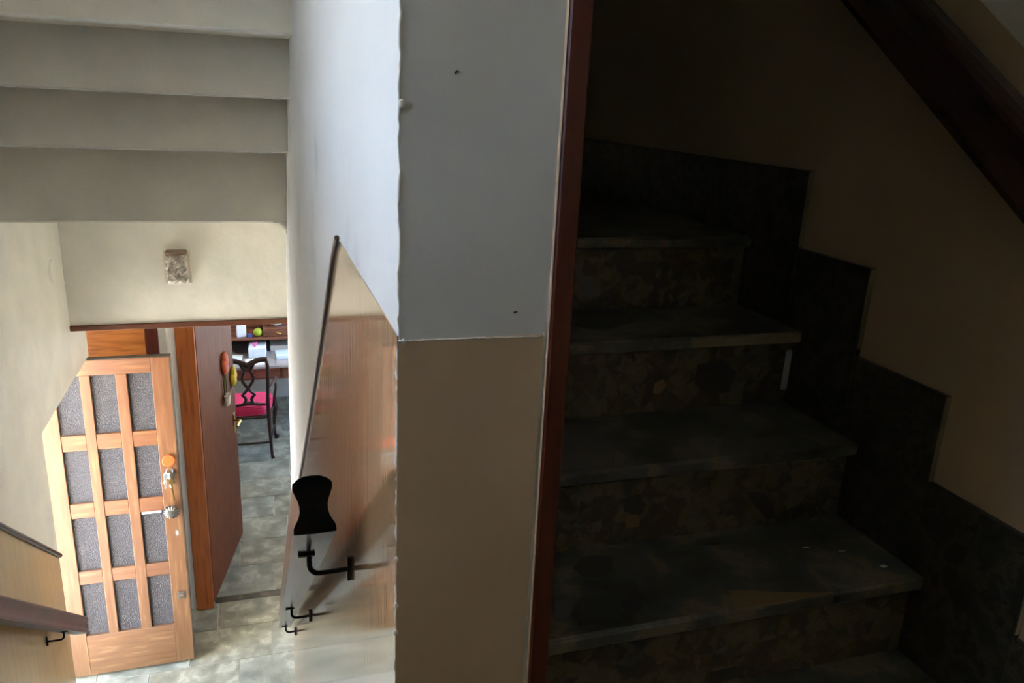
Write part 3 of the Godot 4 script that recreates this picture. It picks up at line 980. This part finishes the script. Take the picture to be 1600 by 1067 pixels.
	for i in cols:
		for j in rws:
			poly(st, [gp.call(i, j), gp.call(i + 1, j), gp.call(i + 1, j + 1), gp.call(i, j + 1)], Vector3(0, 0, 1))
	for i in cols:
		for j in rws:
			var q := []
			for e in [[i, j], [i + 1, j], [i + 1, j + 1], [i, j + 1]]:
				var w: Vector3 = gp.call(e[0], e[1])
				q.append(Vector3(w.x, w.y, -4.238 + (w.z + 4.238) * 0.55))
			poly(st, q, Vector3(0, 0, -1))
	build("shade", st, M.lamp_glass, lp, "crumpled clear glass shade")
	st = mb()
	box(st, -0.432, -0.331, -0.800, -0.782, 4.185, 4.24, 0.006)
	build("top_cap", st, M.tan_metal, lp, "brown metal cap")

func petals(f: Node3D, on: Callable, s: float, y: float, w: float, h: float, m: Material, lx: Basis) -> void:
	var st := mb()
	for k in 6:
		var a := TAU * k / 6
		var c: Vector3 = on.call(s + cos(a) * w * 0.55, y + sin(a) * h * 0.55, 0.014)
		var e := mb()
		ellipsoid(st, c, Vector3(0.022, h * 0.52, w * 0.6), 7)
	ellipsoid(st, on.call(s, y, 0.02), Vector3(0.016, 0.02, 0.02), 6)
	build("flower", st, m, f)

func far_room() -> void:
	var st := mb()
	box(st, -1.8, -1.6, G - 0.2, -0.9, 5.32, 9.5)
	struct("wall_room_left", st, M.white, "white left wall of the room with the desk", "wall")
	st = mb()
	box(st, 1.5, 1.7, G - 0.2, -0.9, 5.32, 7.2)
	box(st, 1.5, 1.7, G - 0.2, -0.9, 8.7, 9.5)
	box(st, 1.5, 1.7, G - 0.2, G + 0.8, 7.2, 8.7)
	box(st, 1.5, 1.7, -1.3, -0.9, 7.2, 8.7)
	struct("wall_room_right", st, M.white, "white right wall with the window lighting the desk", "wall")
	st = mb()
	box(st, -1.8, 1.7, G - 0.2, -0.9, 9.3, 9.5)
	struct("wall_room_back", st, M.white, "white wall behind the desk", "wall")
	st = mb()
	box(st, -1.8, 1.7, -0.9, -0.7, 5.2, 9.5)
	struct("ceiling_room", st, M.white, "white ceiling of the room with the desk", "ceiling")
	desk()
	chair()

func desk() -> void:
	var t := thing("desk", "brown wooden writing desk with drawers standing behind the armchair", "desk", Vector3(0.2, G, -8.6))
	var st := mb()
	box(st, -0.75, 0.95, G + 0.735, G + 0.765, 8.22, 9.1, 0.004)
	build("desk_top", st, M.desk_sheen, t)
	st = mb()
	box(st, -0.70, 0.90, G + 0.60, G + 0.735, 8.27, 9.05, 0.003)
	build("apron", st, M.desk_h, t)
	for x in [[-0.66, -0.36], [-0.33, 0.18], [0.21, 0.86]]:
		st = mb()
		box(st, x[0], x[1], G + 0.615, G + 0.725, 8.255, 8.275, 0.004)
		var dr := build("drawer", st, M.desk_h, t)
		st = mb()
		lathe(st, [Vector2(0.008, 0.0), Vector2(0.008, 0.012), Vector2(0.016, 0.018), Vector2(0.012, 0.028), Vector2(0.0, 0.030)], Transform3D(Basis(Vector3(1, 0, 0), Vector3(0, 0, 1), Vector3(0, -1, 0)), Vector3((x[0] + x[1]) / 2, G + 0.67, -8.255)), 14)
		build("knob", st, M.brass, dr)
	for q in [[-0.68, 8.29], [0.82, 8.29], [-0.68, 8.97], [0.82, 8.97]]:
		st = mb()
		box(st, q[0], q[0] + 0.06, G, G + 0.60, q[1], q[1] + 0.06, 0.006)
		build("leg", st, M.desk_v, t)
	# hutch standing on the desk
	var h := thing("desk_hutch", "brown hutch with a shelf and a drawer standing on the back of the desk", "shelf", Vector3(0.1, G + 0.765, -8.85))
	st = mb()
	box(st, -0.70, 0.92, G + 0.93, G + 0.955, 8.62, 9.08, 0.003)
	build("shelf", st, M.desk_h, h)
	for x in [-0.70, 0.895]:
		st = mb()
		box(st, x, x + 0.025, G + 0.765, G + 0.93, 8.62, 9.08, 0.002)
		build("side", st, M.desk_v, h)
	st = mb()
	box(st, -0.70, 0.92, G + 0.955, G + 1.50, 9.06, 9.09, 0.002)
	build("back_panel", st, M.leaf_h, h)
	st = mb()
	box(st, -0.66, 0.88, G + 0.77, G + 0.925, 9.04, 9.06, 0.001)
	build("niche_back", st, M.dark_h, h)
	st = mb()
	box(st, 0.03, 0.40, G + 0.956, G + 1.045, 8.66, 9.05, 0.004)
	var dr := build("drawer", st, M.leaf_h, h)
	st = mb()
	tube(st, [Vector3(0.17, G + 1.012, -8.655), Vector3(0.17, G + 1.012, -8.63), Vector3(0.215, G + 0.995, -8.63), Vector3(0.215, G + 0.995, -8.655)], [0.006], 8)
	build("handle", st, M.brass, dr)
	# things on the hutch and the desk
	thing_box("carton", "tall white carton standing at the left end of the hutch shelf", "box", -0.245, -0.145, G + 0.956, G + 1.145, 8.68, 8.80, M.paper, 0.08)
	var ap := thing("fruit", "yellow green fruit lying on the hutch shelf beside the drawer", "fruit", Vector3(-0.02, G + 0.956, -8.70))
	st = mb()
	ellipsoid(st, Vector3(-0.022, G + 1.0, -8.70), Vector3(0.048, 0.044, 0.048), 10)
	build("body", st, M.green, ap)
	st = mb()
	tube(st, [Vector3(-0.02, G + 1.04, -8.70), Vector3(-0.012, G + 1.065, -8.70)], [0.004, 0.003], 6)
	build("stem", st, M.stem, ap)
	thing_box("tin", "small blue tin next to the white carton on the hutch shelf", "tin", -0.135, -0.085, G + 0.956, G + 0.985, 8.66, 8.72, M.blue, 0.2)
	var bw := thing("bowl", "pale blue white bowl standing on top of the hutch drawer", "bowl", Vector3(0.175, G + 1.046, -8.80))
	st = mb()
	lathe(st, [Vector2(0.03, 0.0), Vector2(0.035, 0.004), Vector2(0.07, 0.02), Vector2(0.10, 0.05), Vector2(0.104, 0.052), Vector2(0.098, 0.052), Vector2(0.066, 0.026), Vector2(0.0, 0.010)], Transform3D(Basis(), Vector3(0.175, G + 1.046, -8.80)), 28)
	build("bowl_body", st, M.porcelain, bw)
	thing_box("paper_stack", "white box of papers on the desk under the hutch shelf, a pink ornament on it", "box", -0.125, 0.055, G + 0.766, G + 0.876, 8.50, 8.74, M.paper, -0.05)
	var hr := thing("ornament", "small pink heart shaped ornament on the white box under the shelf", "ornament", Vector3(-0.06, G + 0.876, -8.55))
	st = mb()
	var hp := PackedVector2Array([Vector2(0, 0), Vector2(0.030, 0.036), Vector2(0.026, 0.054), Vector2(0.012, 0.056), Vector2(0, 0.046), Vector2(-0.012, 0.056), Vector2(-0.026, 0.054), Vector2(-0.030, 0.036)])
	prism(st, hp, Transform3D(Basis(), Vector3(-0.06, G + 0.876, -8.56)), 0.016)
	build("heart", st, M.pink, hr)
	thing_box("storage_box", "low beige storage box at the back of the desk under the drawer", "box", 0.10, 0.34, G + 0.766, G + 0.83, 8.72, 9.0, M.cream, 0.0)
	thing_box("tray", "white tray of papers at the right on the desk", "tray", 0.15, 0.42, G + 0.766, G + 0.806, 8.42, 8.64, M.porcelain, 0.04)
	thing_box("paper_sheets", "white sheets of paper on the desk seen through the chair back", "paper", -0.16, 0.06, G + 0.766, G + 0.776, 8.25, 8.46, M.paper, 0.12)
	thing_box("notepad", "grey blue notepad at the left edge of the desk behind the chair", "notepad", -0.40, -0.20, G + 0.766, G + 0.784, 8.34, 8.6, M.paper, -0.1)

func thing_box(called: String, label: String, cat: String, x0: float, x1: float, y0: float, y1: float, d0: float, d1: float, m: Material, turn: float) -> void:
	var c := Vector3((x0 + x1) / 2, y0, -(d0 + d1) / 2)
	var t := thing(called, label, cat, c)
	var st := mb()
	var hh := y1 - y0
	var lid := minf(0.012, hh * 0.3)
	var b := Basis(Vector3.UP, turn)
	obox(st, Transform3D(b, c + Vector3(0, (hh - lid) / 2, 0)), Vector3(x1 - x0 - 0.004, hh - lid, d1 - d0 - 0.004), 0.002)
	build("body", st, m, t)
	st = mb()
	obox(st, Transform3D(b, c + Vector3(0, hh - lid / 2, 0)), Vector3(x1 - x0, lid, d1 - d0), 0.002)
	build("lid" if hh > 0.05 else "top_sheet", st, m, t)

func chair() -> void:
	var c := Vector3(-0.135, G, -7.62)   # middle of the rear legs
	var t := thing("armchair", "dark wooden armchair with pierced back and pink red seat facing the desk", "chair", c)
	var P := func(x: float, y: float, d: float) -> Vector3: return c + Vector3(x, y, -d)
	var st := mb()
	# seat cushion: rounded trapezoid
	var outl := PackedVector2Array()
	for k in 40:
		var a := TAU * k / 40
		var q := Vector2(signf(cos(a)) * pow(absf(cos(a)), 0.45), signf(sin(a)) * pow(absf(sin(a)), 0.45))
		outl.append(Vector2(q.x * (0.215 + 0.035 * q.y), 0.235 + q.y * 0.225))
	for lay in [[0.455, 0.505, 1.0], [0.505, 0.53, 0.97], [0.53, 0.543, 0.90], [0.543, 0.55, 0.74]]:
		var sc := PackedVector2Array()
		for q in outl: sc.append(Vector2(q.x * lay[2], 0.235 + (q.y - 0.235) * lay[2]))
		prism(st, sc, Transform3D(Basis(Vector3(1, 0, 0), Vector3(0, 0, -1), Vector3(0, 1, 0)), c + Vector3(0, lay[0], 0)), lay[1] - lay[0], true)
	build("seat", st, M.fabric, t, "pink red upholstered seat")
	st = mb()
	for s in [-1.0, 1.0]:
		tube(st, [P.call(s * 0.18, 0.435, 0.02), P.call(s * 0.235, 0.435, 0.43)], [0.022], 8)
	tube(st, [P.call(-0.235, 0.435, 0.44), P.call(0.235, 0.435, 0.44)], [0.022], 8)
	tube(st, [P.call(-0.18, 0.435, 0.01), P.call(0.18, 0.435, 0.01)], [0.018], 8)
	build("seat_frame", st, M.dark_h, t)
	for s in [-1.0, 1.0]:
		st = mb()
		tube(st, [P.call(s * 0.205, 0.0, -0.05), P.call(s * 0.195, 0.03, -0.035), P.call(s * 0.185, 0.25, 0.0), P.call(s * 0.18, 0.47, 0.0)], [0.020, 0.015, 0.017, 0.022], 10)
		build("leg", st, M.dark_v, t)
		st = mb()
		tube(st, [P.call(s * 0.255, 0.0, 0.47), P.call(s * 0.255, 0.025, 0.47), P.call(s * 0.238, 0.06, 0.45), P.call(s * 0.235, 0.2, 0.445), P.call(s * 0.25, 0.36, 0.455), P.call(s * 0.24, 0.45, 0.44)], [0.026, 0.028, 0.014, 0.017, 0.028, 0.026], 10)
		build("leg", st, M.dark_v, t)
		st = mb()
		tube(st, [P.call(s * 0.18, 0.47, 0.0), P.call(s * 0.178, 0.65, -0.01), P.call(s * 0.185, 0.85, -0.045), P.call(s * 0.188, 1.0, -0.075), P.call(s * 0.178, 1.055, -0.086)], [0.021, 0.018, 0.017, 0.018, 0.016], 10)
		build("back_post", st, M.dark_v, t)
		st = mb()
		tube(st, [P.call(s * 0.185, 0.72, -0.02), P.call(s * 0.215, 0.735, 0.06), P.call(s * 0.255, 0.745, 0.2), P.call(s * 0.262, 0.735, 0.30), P.call(s * 0.258, 0.715, 0.335)], [0.013, 0.015, 0.018, 0.020, 0.016], 10)
		var ar := build("armrest", st, M.dark_d, t)
		st = mb()
		tube(st, [P.call(s * 0.258, 0.73, 0.31), P.call(s * 0.262, 0.65, 0.26), P.call(s * 0.245, 0.56, 0.25), P.call(s * 0.235, 0.44, 0.27)], [0.014, 0.012, 0.014, 0.016], 8)
		build("arm_support", st, M.dark_v, ar)
	# crest rail: dips to the splat, ears at the posts
	st = mb()
	var cr := []
	for k in 21:
		var x := -0.185 + 0.37 * k / 20
		var u := absf(x) / 0.185
		cr.append(P.call(x, 1.015 + 0.05 * sin(u * PI * 0.62), -0.086 - 0.006 * (1 - u)))
	tube(st, cr, [0.020], 10, 1.3)
	build("crest_rail", st, M.dark_h, t)
	st = mb()
	tube(st, [P.call(-0.18, 0.565, 0.0), P.call(-0.09, 0.575, 0.0), P.call(0, 0.59, 0.0), P.call(0.09, 0.575, 0.0), P.call(0.18, 0.565, 0.0)], [0.014, 0.016, 0.024, 0.016, 0.014], 10)
	build("back_rail", st, M.dark_h, t)
	# pierced splat
	st = mb()
	var half := [[0.062, 1.03], [0.045, 0.985], [0.026, 0.955], [0.038, 0.925], [0.052, 0.88], [0.047, 0.835], [0.024, 0.795], [0.006, 0.765], [0.014, 0.735], [0.040, 0.705], [0.058, 0.685], [0.038, 0.665], [0.026, 0.635], [0.036, 0.605], [0.055, 0.585]]
	for s in [-1.0, 1.0]:
		var p := []
		for q in half: p.append(P.call(s * q[0], q[1], -0.084 * clampf((q[1] - 0.58) / 0.45, 0, 1)))
		tube(st, p, [0.0155], 8)
	var plate := PackedVector2Array([Vector2(-0.065, 1.03), Vector2(-0.045, 0.985), Vector2(-0.024, 0.945), Vector2(0.024, 0.945), Vector2(0.045, 0.985), Vector2(0.065, 1.03)])
	prism(st, plate, Transform3D(Basis(), c + Vector3(0, 0, 0.068)), 0.014)
	build("splat", st, M.dark_v, t, "pierced splat with a ring and crossing strands")
	st = mb()
	tube(st, [P.call(-0.19, 0.165, -0.012), P.call(0.19, 0.165, -0.012)], [0.012], 8)
	build("stretcher", st, M.dark_h, t)
	for s in [-1.0, 1.0]:
		st = mb()
		tube(st, [P.call(s * 0.19, 0.165, -0.01), P.call(s * 0.236, 0.165, 0.445)], [0.011], 8)
		build("stretcher", st, M.dark_d, t)
